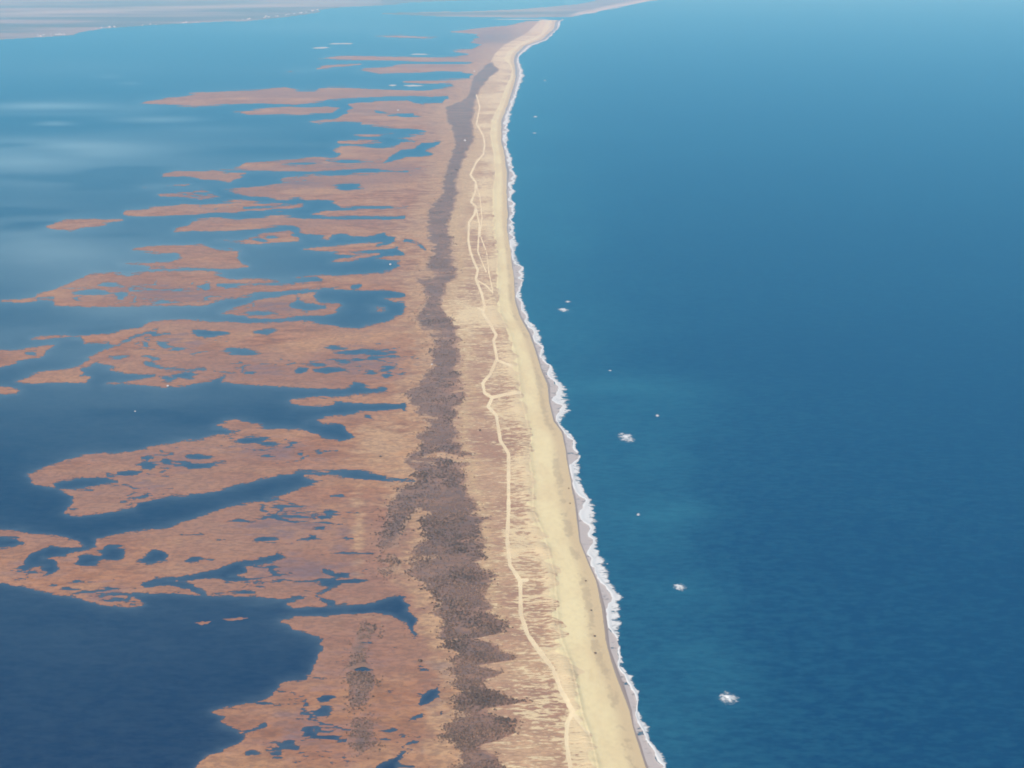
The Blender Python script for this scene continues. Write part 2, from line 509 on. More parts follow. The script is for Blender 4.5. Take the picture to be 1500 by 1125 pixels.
MAIN = [(777, 30), (740, 37), (697, 41), (655, 46), (660, 48), (700, 51), (697, 56), (690, 62), (700, 66), (692, 71), (655, 75), (684, 80), (670, 84), (680, 91), (690, 92), (675, 94), (675, 107), (690, 109), (690, 115), (680, 117), (660, 123),
        (665, 127), (632, 130), (624, 142), (620, 150), (620, 156), (625, 192), (615, 200), (600, 214), (592, 230), (590, 250), (596, 300), (585, 340), (578, 352), (590, 362), (582, 374), (570, 384), (565, 396), (560, 404), (575, 424), (596, 430),
        (598, 450), (588, 462), (550, 474), (520, 482), (500, 486), (500, 560), (560, 570), (595, 592), (590, 600), (520, 612), (515, 640), (515, 690), (560, 700), (555, 720), (500, 720), (500, 880), (585, 868), (596, 885), (592, 940), (620, 1000), (600, 1200),
        (400, 1700), (250, 2400), (1700, 2400), (1100, 1300), (1035, 1100), (960, 900), (900, 600), (850, 400), (830, 200), (820, 100), (850, 60), (850, 29)]
# islands and peninsulas of the marsh: (label or None, outline)
LANDS = [
 (None, [(412, 912), (430, 906), (470, 904), (510, 901), (545, 898), (575, 901), (590, 908), (597, 930), (700, 930), (720, 2400), (-420, 2400), (-90, 1700), (60, 1420), (150, 1300), (200, 1220), (260, 1160), (285, 1128), (300, 1108), (330, 1094), (345, 1086), (358, 1077), (345, 1070),
         (325, 1063), (313, 1058), (321, 1050), (305, 1042), (312, 1039), (345, 1031), (375, 1024), (400, 1012), (405, 1003), (440, 996), (455, 988), (466, 970), (472, 950), (470, 938), (450, 931), (425, 921)]),
 (None, [(-120, 768), (-60, 776), (0, 775), (30, 776), (70, 782), (100, 787), (120, 793), (133, 803), (143, 800), (145, 791), (160, 787), (200, 779), (250, 770), (293, 756), (335, 741), (378, 735), (438, 734), (389, 729), (442, 716), (476, 706), (446, 698), (485, 698), (525, 701), (600, 705),
         (620, 860), (590, 868), (570, 876), (550, 884), (520, 888), (497, 888), (485, 888), (440, 889), (425, 885), (440, 879), (430, 876), (400, 874), (350, 872), (300, 871), (260, 871), (215, 873), (205, 876), (212, 886), (200, 889), (150, 888), (130, 882), (110, 875),
         (80, 870), (55, 863), (30, 857), (0, 853), (-60, 850), (-120, 830)]),
 (None, [(37, 693), (70, 682), (100, 672), (140, 662), (180, 659), (220, 655), (250, 650), (265, 645), (290, 646), (310, 640), (330, 635), (350, 630), (330, 627), (312, 625), (325, 618), (350, 613), (370, 617), (385, 622), (370, 626), (400, 627), (440, 627), (470, 636), (520, 636),
         (560, 690), (485, 691), (431, 691), (399, 696), (357, 709), (314, 720), (250, 727), (210, 733), (190, 740), (205, 739), (202, 747), (180, 748), (150, 752), (125, 754), (102, 750), (112, 737), (105, 727), (80, 716), (70, 715), (50, 708)]),
 (None, [(442, 619), (470, 612), (500, 608), (525, 602), (590, 597), (600, 660), (520, 660), (500, 620), (470, 622)]),
 (None, [(421, 590), (428, 585), (450, 584), (480, 582), (520, 579), (547, 577), (600, 574), (600, 594), (540, 593), (500, 594), (470, 597), (440, 596), (426, 594)]),
 (None, [(42, 498), (60, 493), (100, 490), (160, 487), (187, 482), (207, 478), (217, 471), (240, 469), (283, 470), (333, 470), (363, 475), (383, 474), (417, 472), (450, 472), (477, 475), (500, 479), (530, 482), (600, 470), (600, 570), (545, 570), (530, 565), (523, 558), (515, 566), (500, 572),
         (450, 572), (400, 567), (353, 565), (325, 560), (334, 550), (320, 553), (303, 560), (273, 565), (233, 567), (187, 563), (163, 561), (207, 555), (227, 550), (190, 547), (167, 540), (147, 534), (127, 540), (117, 550), (133, 552), (134, 560), (100, 562), (50, 563), (25, 560),
         (53, 548), (97, 540), (123, 532), (147, 517), (170, 507), (157, 503), (123, 503), (117, 497), (100, 495)]),
 ('reddish marsh island with one small pond, west of the great ponded marsh', [(0, 513), (20, 512), (47, 507), (67, 504), (82, 503), (77, 513), (63, 523), (33, 530), (0, 538), (-60, 548), (-90, 530), (-50, 516)]),
 ('thin low marsh island with a rounded tip beside the one-pond island', [(0, 565), (30, 567), (43, 571), (30, 577), (0, 580), (-40, 582), (-60, 572), (-40, 566)]),
 (None, [(7, 440), (33, 437), (60, 432), (83, 422), (110, 410), (130, 400), (157, 399), (187, 402), (213, 400), (260, 398), (300, 398), (320, 402), (340, 408), (383, 410), (417, 407), (469, 401), (501, 403), (533, 402), (572, 397), (600, 400), (600, 428), (570, 424), (535, 423), (500, 421),
         (470, 422), (433, 424), (400, 430), (367, 435), (333, 438), (313, 443), (300, 449), (233, 449), (167, 449), (117, 450), (82, 448), (87, 438), (63, 438), (33, 443)]),
 ('long pointed marsh island with a dark inner pond', [(323, 461), (350, 452), (367, 445), (400, 435), (433, 430), (470, 427), (470, 437), (477, 443), (500, 445), (503, 449), (493, 457), (477, 465), (450, 465), (400, 467), (363, 468), (357, 463)]),
 ('hook-shaped marsh island with a bay open to the west', [(197, 367), (217, 363), (253, 360), (300, 359), (320, 365), (360, 368), (350, 377), (353, 387), (362, 391), (333, 393), (283, 393), (227, 393), (203, 389), (177, 388), (207, 385), (250, 383), (270, 378), (263, 373), (233, 372)]),
 (None, [(262, 340), (283, 325), (290, 322), (333, 319), (383, 318), (427, 317), (457, 319), (491, 322), (533, 323), (600, 320), (600, 350), (572, 347), (565, 342), (550, 347), (523, 348), (501, 344), (486, 351), (469, 347), (446, 342), (431, 335), (405, 333), (363, 336), (320, 339), (293, 338)]),
 (None, [(457, 315), (480, 308), (512, 307), (565, 307), (610, 306), (610, 318), (593, 318), (533, 319), (491, 318)]),
 ('slender straight marsh island split by thin creeks', [(180, 313), (187, 308), (233, 303), (273, 298), (300, 302), (333, 297), (367, 295), (383, 298), (433, 301), (448, 300), (427, 306), (384, 309), (333, 312), (283, 313), (233, 315), (187, 316)]),
 ('small lens-shaped red marsh island alone in open bay water', [(68, 333), (83, 325), (97, 322), (133, 321), (177, 322), (160, 327), (133, 333), (107, 339), (83, 337)]),
 ('small ragged marsh island with a ponded middle', [(323, 353), (366, 349), (393, 342), (423, 339), (440, 349), (447, 353), (383, 359)]),
 ('thin broken marsh sliver north of the half-drowned speckled island', [(217, 275), (250, 272), (283, 270), (270, 274), (240, 276)]),
 ('low half-drowned marsh island with speckled surface', [(230, 285), (267, 280), (300, 278), (323, 288), (293, 292), (240, 289)]),
 (None, [(330, 280), (367, 277), (400, 273), (418, 270), (414, 264), (420, 259), (440, 258), (500, 255), (560, 254), (600, 253), (620, 250), (620, 304), (555, 303), (501, 303), (488, 294), (470, 293), (459, 295), (439, 290), (416, 294), (373, 291), (352, 285)]),
 ('small winged marsh island pointing toward the barrier marsh', [(243, 257), (263, 251), (300, 252), (313, 249), (333, 254), (365, 255), (353, 260), (340, 267), (320, 263), (283, 259)]),
 (None, [(317, 247), (353, 245), (360, 238), (383, 235), (410, 234), (460, 229), (492, 229), (500, 224), (488, 220), (500, 216), (520, 215), (550, 218), (576, 215), (580, 211), (600, 209), (609, 214), (592, 222), (560, 236), (592, 230), (634, 230), (660, 230), (640, 250), (604, 247), (580, 251), (540, 248),
         (500, 250), (440, 253), (393, 252), (353, 248)]),
 ('short marsh sliver in the mouth of the inlet', [(498, 209), (536, 206), (556, 209), (520, 211)]),
 ('narrow straight marsh strip inside the inlet', [(520, 198), (560, 195.5), (590, 193), (575, 198), (545, 199)]),
 (None, [(576, 202), (600, 200), (620, 196), (650, 193), (650, 207), (606, 207)]),
 (None, [(197, 152), (233, 145), (283, 137), (333, 133), (380, 132), (414, 129), (440, 133), (460, 133), (480, 128), (510, 128), (550, 130), (620, 132), (660, 128), (660, 142), (560, 143), (510, 144), (470, 148), (430, 152), (380, 149), (333, 152), (283, 156), (217, 153)]),
 ('flat tapering marsh island beside the long northern spit', [(343, 165), (373, 160), (433, 156), (480, 155), (494, 158), (480, 164), (440, 167), (400, 168), (360, 168)]),
 (None, [(512, 153), (560, 147), (600, 146), (612, 152), (640, 155), (660, 190), (632, 192), (616, 189), (590, 188), (560, 185), (532, 184), (528, 180), (500, 178), (466, 181), (459, 178), (494, 172), (508, 162)]),
 (None, [(470, 86), (500, 82), (540, 83), (580, 84), (700, 83), (700, 92), (640, 91), (560, 89), (500, 88)]),
 ('thin pale marsh sliver far up the bay', [(422, 104), (464, 101), (476, 96), (524, 94), (500, 98), (472, 102), (426, 106)]),
 (None, [(520, 104), (540, 101), (570, 99), (586, 94), (700, 93), (700, 107), (640, 105), (600, 109), (560, 109), (535, 106)]),
 (None, [(590, 120), (620, 118), (700, 115), (700, 124), (650, 123), (610, 123)]),
 ('faint flat marsh bar in hazy water', [(553, 53), (590, 51.5), (640, 54), (625, 56.5), (570, 55.5)]),
]
# open water inside the land
WATERS = [
 [(405, 912), (405, 890), (480, 889), (520, 891), (550, 888), (575, 880), (588, 871), (597, 873), (590, 882), (584, 890), (600, 899), (612, 910), (608, 920), (616, 932), (607, 934), (601, 922), (595, 911), (588, 904), (570, 899), (530, 898), (480, 902), (430, 905)],
 [(0, 786), (30, 787), (40, 794), (20, 800), (0, 804), (-40, 800), (-40, 790)],
 [(120, 793), (143, 792), (142, 800), (133, 803), (103, 807), (97, 812), (65, 816), (63, 822), (80, 822), (87, 832), (80, 843), (65, 848), (60, 846), (72, 840), (67, 833), (75, 828), (47, 828), (43, 823), (50, 817), (55, 810), (73, 803), (78, 800), (93, 804), (128, 802)],
 [(203, 823), (217, 815), (230, 806), (243, 807), (252, 815), (248, 822), (225, 825)],
 [(301, 844), (320, 837), (346, 826), (404, 815), (409, 809), (427, 815), (404, 821), (357, 829), (365, 837), (340, 844), (367, 849), (335, 850), (323, 845)],
 [(117, 865), (135, 863), (143, 867), (137, 872)],
 [(78, 707), (110, 701), (150, 702), (168, 707), (130, 713), (100, 717), (85, 716)],
 [(440, 626), (455, 616), (470, 621), (490, 623), (503, 627), (512, 640), (495, 646), (470, 640), (462, 630)],
 [(430, 449), (443, 437), (455, 446), (478, 450), (450, 453)],
 [(325, 418), (373, 414), (469, 407), (474, 411), (427, 415), (373, 419), (335, 421)],
 [(518, 418), (529, 413), (533, 421), (535, 424), (518, 424)],
 [(548, 368), (587, 365), (591, 372), (597, 376), (584, 388), (572, 395), (540, 400), (500, 401), (460, 399), (460, 384), (520, 379), (555, 378)],
 [(452, 366), (474, 368), (508, 372), (533, 371), (548, 368), (560, 378), (520, 380), (470, 384), (440, 380)],
 [(610, 208), (642, 207), (640, 216), (625, 220), (636, 225), (634, 229), (592, 229), (560, 237), (590, 224), (610, 216)],
 [(608, 144), (652, 142), (648, 152), (614, 151)],
 [(625, 1012), (640, 1005), (636, 1018), (622, 1028), (612, 1032)],
 [(594, 1056), (600, 1047), (610, 1045), (620, 1052), (608, 1056)],
 [(545, 1126), (565, 1115), (583, 1103), (592, 1101), (580, 1116), (572, 1132), (550, 1140)],
 [(468, 424), (500, 421), (535, 423), (570, 425), (580, 432), (589, 440), (588, 455), (562, 463), (540, 471), (520, 481), (500, 480), (478, 474), (485, 464), (504, 448), (498, 444), (478, 442), (472, 436)],
]
RELANDS = [
 (None, [(450, 365), (501, 359), (545, 353), (620, 350), (620, 372), (590, 364), (560, 367), (546, 367), (533, 371), (508, 373), (474, 369)]),
 (None, [(553, 379), (585, 375), (620, 376), (620, 388), (590, 384), (572, 382)]),
 (None, [(560, 436), (600, 432), (600, 442), (575, 439)]),
 ('thin low marsh sliver lying inside the broad inlet', [(484, 385), (512, 377), (552, 371), (549, 375), (515, 382), (495, 386)]),
 ('tiny marsh sliver in the blunt square inlet', [(544, 453), (556, 450.5), (569, 452), (558, 455)]),
]
CREEKS = [  # (points, width)
 ([(45, 836), (40, 843), (42, 848), (23, 850)], 3.0), ([(355, 1074), (370, 1069), (386, 1063)], 3.5), ([(214, 857), (230, 850), (260, 848), (300, 845)], 2.6), ([(213, 857), (250, 854), (278, 860), (299, 871)], [2.5, 3, 6, 8]),
 ([(497, 854), (480, 864), (463, 872), (487, 884)], [4, 3.5, 4, 6]), ([(478, 836), (495, 843), (510, 842)], 4), ([(525, 697), (560, 703), (605, 705)], [4, 2, 1.2]), ([(143, 869), (175, 871), (208, 872)], 2.2),
 ([(173, 506), (190, 498), (205, 492), (230, 483)], 2.2), ([(213, 532), (240, 540), (273, 543), (300, 540)], 3.0), ([(386, 742), (384, 748), (395, 752), (430, 757), (460, 758)], [4, 4, 2.5, 2, 1.5]),
 ([(330, 551), (318, 558), (312, 565)], 4), ([(548, 163), (568, 168), (602, 168)], 2.0), ([(360, 305), (420, 301), (445, 297)], 1.6), ([(595, 352), (615, 356), (625, 364)], 1.6), ([(398, 1098), (412, 1096), (432, 1096)], 3),
 ([(180, 735), (200, 730), (215, 727)], 2.5), ([(427, 580), (430, 580)], 1), ([(493, 593), (540, 594), (578, 596)], [5, 3.5, 2]), ([(556, 360), (575, 355)], 1.5)]
PONDS = [(25, 833, 8, 2.4), (128, 817, 9, 3), (129, 824, 9, 3.5), (165, 810, 11, 5), (157, 860, 20, 2.4), (172, 879, 13, 2), (80, 855, 10, 2.2), (117, 850, 9, 2.4), (200, 876, 8, 4), (292, 822, 11, 2.8), (493, 727, 16, 3.6),
         (493, 752, 11, 3.2), (453, 790, 6, 5), (386, 789, 14, 3.5), (372, 763, 10, 3), (420, 738, 5, 2.4), (470, 1022, 11, 5), (474, 1037, 12, 4.5), (463, 1072, 8, 4), (435, 1085, 9, 3.2), (367, 1104, 9, 3.2), (455, 1066, 9, 3), (405, 1104, 6, 2),
         (216, 672, 9, 3), (213, 682, 10, 3), (287, 667, 15, 4), (293, 680, 22, 4), (250, 676, 10, 4), (190, 691, 8, 2), (404, 653, 14, 4), (370, 646, 16, 3), (437, 663, 5, 2.4), (392, 667, 6, 2), (535, 611, 6, 3), (227, 490, 8, 6), (240, 505, 8, 3),
         (208, 505, 5, 3), (172, 522, 12, 3), (307, 488, 25, 5), (393, 488, 12, 3.5), (350, 515, 15, 3.2), (277, 549, 12, 3.5), (218, 525, 8, 2.4), (247, 556, 7, 2.2), (257, 512, 6, 2), (360, 545, 16, 4), (445, 543, 6, 4), (52, 517, 8, 3.2),
         (133, 428, 25, 4), (180, 436, 10, 7), (113, 438, 10, 3), (297, 423, 5, 3.5), (233, 440, 30, 2.6), (160, 418, 10, 3), (377, 460, 20, 2.6), (405, 395, 8, 1.5), (380, 351, 8, 2.5), (403, 348, 8, 1.8), (290, 284, 8, 2), (510, 236, 20, 1.8), (440, 240, 16, 1.5),
         (392, 431, 14, 2.4), (600, 170, 12, 1.4), (510, 273, 16, 3.4), (530, 526, 12, 3), (505, 530, 14, 3), (490, 543, 12, 2.4), (545, 545, 10, 2.4), (565, 540, 8, 2), (570, 548, 7, 3), (520, 515, 16, 2), (495, 510, 10, 2), (555, 516, 14, 1.8), (470, 533, 12, 2.4)]
# soft wet ground, where water and reed are mixed; last entries paint vignette darkening on foreground marsh: (cx, cy, rx, ry, strength)
WETS_VIGNETTE = [(440, 835, 90, 28, .8), (430, 765, 85, 30, .75), (400, 660, 90, 18, .7), (160, 868, 55, 18, .7), (260, 675, 60, 18, .7), (450, 1070, 75, 40, .6), (530, 530, 80, 26, .75), (390, 540, 60, 16, .6), (240, 430, 130, 20, .65), (260, 500, 80, 25, .5),
        (470, 238, 110, 10, .7), (300, 285, 80, 9, .8), (430, 267, 60, 10, .7), (510, 273, 30, 8, .7), (400, 450, 70, 12, .6), (500, 800, 20, 60, .5), (640, 1010, 40, 50, .4), (340, 550, 60, 10, .4), (180, 710, 100, 25, .4), (545, 165, 60, 10, .4), (720, 55, 60, 14, .7), (590, 250, 40, 10, .5), (340, 305, 80, 6, .4), (60, 830, 60, 25, .4), (470, 1060, 150, 90, .34), (560, 1060, 90, 80, .34), (520, 960, 70, 50, .3)]
TRACK = [(698, 140), (703, 157), (698, 182), (708, 200), (710, 213), (708, 227), (698, 238), (689, 257), (697, 268), (696, 283), (690, 297), (697, 303), (695, 315), (687, 327), (686, 353), (689, 370), (694, 384), (700, 397), (697, 410), (705, 430), (710, 450), (707, 460),
         (720, 480), (727, 493), (723, 500), (728, 527), (718, 550), (707, 563), (710, 578), (721, 584), (715, 597), (727, 610), (733, 647), (745, 667), (745, 725), (745, 750), (743, 793), (747, 830), (762, 853), (763, 903), (773, 933), (793, 960), (810, 983), (823, 1017), (839, 1047),
         (830, 1063), (830, 1093), (835, 1125), (842, 1200), (860, 1300), (880, 1400), (1000, 1900), (1120, 2400)]
TRACK_W = [1.5 + 5.0 * min(1.0, y / 1000.0) for _, y in TRACK]
SPURS = [([(721, 584), (740, 580), (761, 578)], 5), ([(730, 530), (743, 536), (752, 540)], 3.5), ([(839, 1047), (850, 1062), (862, 1078)], 6), ([(697, 410), (712, 420), (722, 432)], 2.2), ([(697, 303), (702, 330), (700, 370), (712, 400)], 2.2), ([(697, 268), (703, 290), (706, 320), (703, 345), (713, 372), (716, 400), (722, 430)], 1.8), ([(762, 853), (772, 852)], 5), ([(700, 452), (707, 456)], 3)]

# ------------------------------------------------------------------ terrain of the barrier and the marsh
STEP = 1.5
xs = np.concatenate([np.arange(-480, -180, 4), np.arange(-180, 1010, STEP), np.arange(1010, 1460, 8)]); ys = np.concatenate([np.arange(26, 200, 0.6), np.arange(200, 380, 0.9), np.arange(380, 1180, STEP), np.arange(1180, 1420, 3), np.arange(1420, 2300, 8)])
PX, PY = np.meshgrid(xs, ys)
X, Y = gx(PX, PY)
CELL = np.abs(np.gradient(Y, axis=0))

WARP = (11.0 * fbm(X, Y, 420, 7, 141, CELL, 0.86, 2.6) * 2.0, 2.6 * fbm(X, Y, 300, 6, 151, CELL, 0.8, 2.0) * 1.5 * sstep(20, 250, PY))
HALF = (WARP[0] * 0.45, WARP[1] * 0.6)
phi = poly_sdf(MAIN, PX, PY, 30, WARP)
owner = np.full(PX.shape, -1); best = phi.copy()
for i, (lab, pg) in enumerate(LANDS):
    d = poly_sdf(pg, PX, PY, 30, WARP)
    if lab is not None:
        owner[(d > -6) & (d > best)] = i
        best = np.maximum(best, d)
    phi = np.maximum(phi, d)
for pg in WATERS:
    phi = np.minimum(phi, -poly_sdf(pg, PX, PY, 30, WARP))
for j, (lab, pg) in enumerate(RELANDS):
    d = poly_sdf(pg, PX, PY, 30, WARP)
    if lab is not None:
        owner[d > -6] = len(LANDS) + j
    phi = np.maximum(phi, d)
NAMES = [l for l, _ in LANDS] + [l for l, _ in RELANDS]
edge_n = 2.0 * fbm(X, Y, 44, 5, 11, CELL, 0.78, 2.4)
edge_f = 2.0 * fbm(X, Y, 240, 5, 13, CELL, 0.85, 3.0)
phi = phi + 2.6 * edge_n * sstep(20, 250, PY) + 0.8 * edge_n + 1.6 * edge_f * sstep(420, 200, PY) * sstep(30, 110, PY)
for pts, w in CREEKS:
    phi = np.minimum(phi, -line_sdf(pts, w, PX, PY, 30, HALF) + 1.6 * edge_n)
WPX = PX + 24 * fbm(X, Y, 46, 4, 161, CELL, 0.75, 1.8) * sstep(60, 400, PY)
WPY = PY + 7 * fbm(X, Y, 46, 4, 171, CELL, 0.75, 1.8) * sstep(60, 400, PY)
for cx, cy, rx, ry in PONDS:
    phi = np.minimum(phi, -ell(WPX, WPY, cx, cy, rx * 1.0, ry * 1.05) + 1.3 * ry * edge_n)
wet_vignette = np.zeros(PX.shape)
for cx, cy, rx, ry, s in WETS_VIGNETTE:
    d = ((PX - cx) / rx) ** 2 + ((PY - cy) / ry) ** 2
    wet_vignette = np.maximum(wet_vignette, s * np.exp(-d * 1.1))
marsh_side = sstep(0, 40, curve(SHRUB_L, PY) - PX)
wn_ = 1.9 * fbm(X, Y, 26, 4, 41, CELL, 0.95, 3.0)
phi = np.minimum(phi, (0.90 - 0.60 * wet_vignette - wn_ - 0.02 * marsh_side + 1.5 * (1 - marsh_side)) * 10)
crk = np.abs(2.0 * fbm(X, Y, 85, 5, 181, CELL, 0.62, 1.9))
phi = np.minimum(phi, (crk - 0.13 * np.clip(wet_vignette - 0.22, 0, 1) * marsh_side + 0.004 + 0.3 * (wet_vignette < 0.2) + 0.6 * sstep(230, 150, PY)) * 26)
shore = curve(SHORE, PY)
along = fbm(Y * 0 + 5, Y, 140, 4, 91, CELL)
beach_n = fbm(X, Y, 60, 4, 61, CELL)
phi_sea = shore - PX + 1.5 * along
phi = np.minimum(phi, phi_sea)
phi = np.minimum(phi, (PY - 28.5) * 2)

bi = curve(BEACHIN, PY); wi = curve(WETIN, PY); sl = curve(SHRUB_L, PY); sr = curve(SHRUB_R, PY)
rag = fbm(X, Y, 24, 4, 71, CELL, 0.6, 2.6)
fw = np.clip(PY / 700, 0.25, 1.3)
phi_beach = PX - bi + 20 * fw * rag + 5 * fw * fbm(X, Y, 9, 2, 73, CELL, 0.6, 2.6)
phi_wet = PX - (0.65 * wi + 0.35 * shore) + 1.2 * along + 1.0 * beach_n
rag2 = fbm(X, Y, 60, 5, 81, CELL, 0.62, 2.8)
rag3 = fbm(X, Y, 26, 4, 85, CELL, 0.65, 5.0)
SWX = PX + 0.4 * WARP[0]
phi_shrub = np.minimum(SWX - sl, sr - SWX) + 2.5 + fw * (18 * rag2 + 22 * rag3)
phi_shrub = np.where(PY < 92, -10, phi_shrub)
phi_shrub = np.maximum(phi_shrub, poly_sdf(FORK, PX, PY) + 12 * rag2 - 2)
for pg in CLUMPS:
    phi_shrub = np.maximum(phi_shrub, poly_sdf(pg, PX, PY) + 14 * rag2 - 3)
hole = fbm(X, Y, 110, 4, 83, CELL, 0.6, 2.4)
phi_shrub = np.minimum(phi_shrub, (0.34 + 0.5 * sstep(420, 250, PY) - hole) * 40)
phi_track = line_sdf(TRACK, TRACK_W, PX, PY) + (0.9 * rag + 0.9 * fbm(X, Y, 7, 2, 75, CELL, 0.6)) * fw
for pts, w in SPURS:
    phi_track = np.maximum(phi_track, line_sdf(pts, w, PX, PY) + 0.8 * rag)
mid = (sl + sr) / 2
phi_dune = PX - mid                                      # seaward of the thicket: dune grass; landward: marsh

# relief
hum = fbm(X, Y, 34, 4, 101, CELL, 0.55, 2.2)
dune_w = sstep(-10, 25, PX - sr) * sstep(8, -6, PX - bi)
t_beach = np.clip((PX - bi) / np.maximum(shore - bi, 1), 0, 1)
Z = 0.10 + 0.45 * sstep(0, 7, phi) + 0.06 * wn_
Z += 1.0 * sstep(-20, 10, PX - sl)
Z += dune_w * (1.2 + 1.6 * hum) + 2.4 * np.exp(-((PX - bi + 8) / 11.0) ** 2) * (0.7 + 0.6 * hum)
Z += sstep(-3, 3, phi_shrub) * (0.5 + 0.7 * rag2) * 1.5
Z *= np.where(PX > bi, np.clip(1 - t_beach, 0, 1) * 1.25 + 0.02, 1.0)
Z = np.maximum(Z, 0.06 + 0.01 * (CELL / 3))
Z -= 0.12 * sstep(-1, 2, phi_track) * (Z > 0.5)

# ground-cover amounts used by the materials
tan = sstep(75, 5, sl - PX) * 0.75 * (PX < mid)
for cx, cy, rx, ry, s in [(560, 650, 55, 45, .95), (590, 730, 50, 25, .8), (600, 470, 40, 90, .5), (590, 350, 50, 60, .6), (640, 200, 30, 50, .6), (640, 940, 22, 45, .8), (650, 1090, 40, 25, .9), (525, 780, 14, 90, .8), (600, 1100, 15, 20, .6), (250, 795, 160, 10, .4), (520, 905, 110, 6, .5), (560, 290, 60, 30, .4)]:
    tan = np.maximum(tan, s * np.exp(-(((PX - cx) / rx) ** 2 + ((PY - cy) / ry) ** 2)))
tan = np.where(PX > mid, np.clip(0.75 * (1 - 0.5 * sstep(840, 1000, PY)) * np.exp(-np.abs(PX - sr - 12) / 22) + 0.25 * sstep(0, 300, 600 - PY), 0, 1), tan)
trk = curve(TRACK, PY)
fleck = sstep(-14, 10, PX - trk) * (0.5 + 0.7 * sstep(26, 0, bi - PX)) + 0.8 * np.exp(-((PX - 690) / 35.0) ** 2 - ((PY - 465) / 50.0) ** 2) + 0.35 * np.exp(-((PX - 790) / 45.0) ** 2 - ((PY - 1010) / 120.0) ** 2) + 0.15 * np.exp(-((PX - trk) / 16) ** 2)
fleck *= 0.75 + 0.6 * vnoise(X / 160, Y / 160, 5)
fleck = np.clip(fleck * np.where(PX > sr, 1, 0.2), 0, 1.1)
wr = np.exp(-((t_beach - 0.66 + 0.06 * along) / 0.11) ** 2) * (0.75 + 0.6 * vnoise(Y * 0, Y / 45, 9)) * sstep(150, 500, PY)
damp_b = sstep(0.45, 1.0, (PX - bi) / np.maximum(wi - bi, 1))
damp_w = sstep(0.1, 0.9, (PX - wi) / np.maximum(shore - wi, 1))

cols = [X, Y, Z, phi, phi_wet, phi_beach, phi_track, phi_shrub, phi_dune, tan, np.clip(wet_vignette, 0, 1), fleck, np.clip(wr, 0, 1), np.where(phi_wet > 0, damp_w, damp_b), owner.astype(float), np.clip(phi_shrub / (3 + 11 * np.clip(PY / 900, 0, 1)), 0, 1), np.exp(-np.clip(phi, 0, 30) / (0.5 + 1.7 * sstep(120, 520, PY)))]
V = np.stack([np.asarray(c, float).ravel() for c in cols], 1)
T = grid_tris(*PX.shape)
keep = (V[:, 3][T] > 0).any(1)
V, T = compact(V, T[keep])
V, T, _ = split(V, T, V[:, 3])
V, Twet, T = split(V, T, V[:, 4])
V, Tbeach, T = split(V, T, V[:, 5])
V, Ttrack, T = split(V, T, V[:, 6])
V, Tshrub, T = split(V, T, V[:, 7])
V, Tdune, Tmarsh = split(V, T, V[:, 8])

def ground(name, Tx, m, attrs, kind='structure'):
    v, t = compact(V, Tx)
    return build(name, v[:, :3], t, m, {k: v[:, c] for k, c in attrs.items()}, kind)

ground('wet_sand', Twet, M_WET, {'damp': 13}, 'structure')
ground('beach', Tbeach, M_BEACH, {'wrack': 12, 'damp': 13})
ground('sand_track_path', Ttrack, M_TRACK, {})
ground('thicket_ground', Tshrub, M_FLOOR, {'edge': 15, 'tan': 9})
ground('dune_grass_field', Tdune, M_DUNE, {'fleck': 11, 'tan': 9})
v, t = compact(V, Tmarsh)
lab = components(len(v), t)
tl = lab[t[:, 0]]
u, cnts = np.unique(tl, return_counts=True)
main_id = u[cnts.argmax()]
main_sel = tl == main_id
parts = {}
small = np.zeros(len(t), bool)
for k, c in zip(u, cnts):
    if k == main_id: continue
    sel = tl == k
    vi = np.unique(t[sel])
    ow = v[vi, 14]
    own = int(np.round(np.median(ow)))
    cx_ = v[vi, 0].mean()
    if own >= 0 and c > 12 and abs(ow.mean() - own) < 0.8:
        parts.setdefault(own, []).append((c, sel))
    else:
        small |= sel
ma = {'tan': 9, 'wet_vignette': 10, 'rim': 16}
def marsh_obj(name, sel, **kw):
    vv, tt = compact(v, t[sel])
    return build(name, vv[:, :3], tt, M_MARSH, {k: vv[:, c] for k, c in ma.items()}, **kw)
for own, lst in parts.items():
    lst.sort(key=lambda q: -q[0])
    marsh_obj('marsh_island', lst[0][1], label=NAMES[own], cat='island', group='marsh islands in the bay')
    for c, sel in lst[1:]:
        small |= sel
marsh_obj('marsh_land', main_sel, kind='structure')
if small.any():
    marsh_obj('marsh_tussock_vegetation', small, kind='stuff')

# ------------------------------------------------------------------ far mainland and the next barrier island
FAR = [(-900, 100), (-420, 76), (0, 59), (55, 56), (108, 52.5), (114, 49), (150, 42.5), (220, 38), (300, 33.5), (360, 30.5), (420, 24), (470, 17), (455, 14), (520, 9), (600, 5), (690, 1), (760, -6), (800, -20), (800, -48), (-900, -48)]
BAR = [(835, 24), (868, 20), (888, 14), (920, 8.5), (962, 0), (1010, -9), (1060, -18), (1110, -30), (1000, -30), (900, -6), (850, 5), (760, 13), (640, 18), (560, 20), (640, 23), (760, 25)]
fx = np.arange(-900, 1200, 4.0); fy = np.concatenate([np.arange(-48, 0, 0.7), np.arange(0, 101, 0.8)])
FX, FY = np.meshgrid(fx, fy)
WX, WY = gx(FX, FY)
fc = np.abs(np.gradient(WY, axis=0))
fn = fbm(WX, WY, 2500, 5, 21, fc, 0.6, 2.0)
f1 = poly_sdf(FAR, FX, FY, 60) + 1.4 * fn
f2 = poly_sdf(BAR, FX, FY, 60) + 1.0 * fn
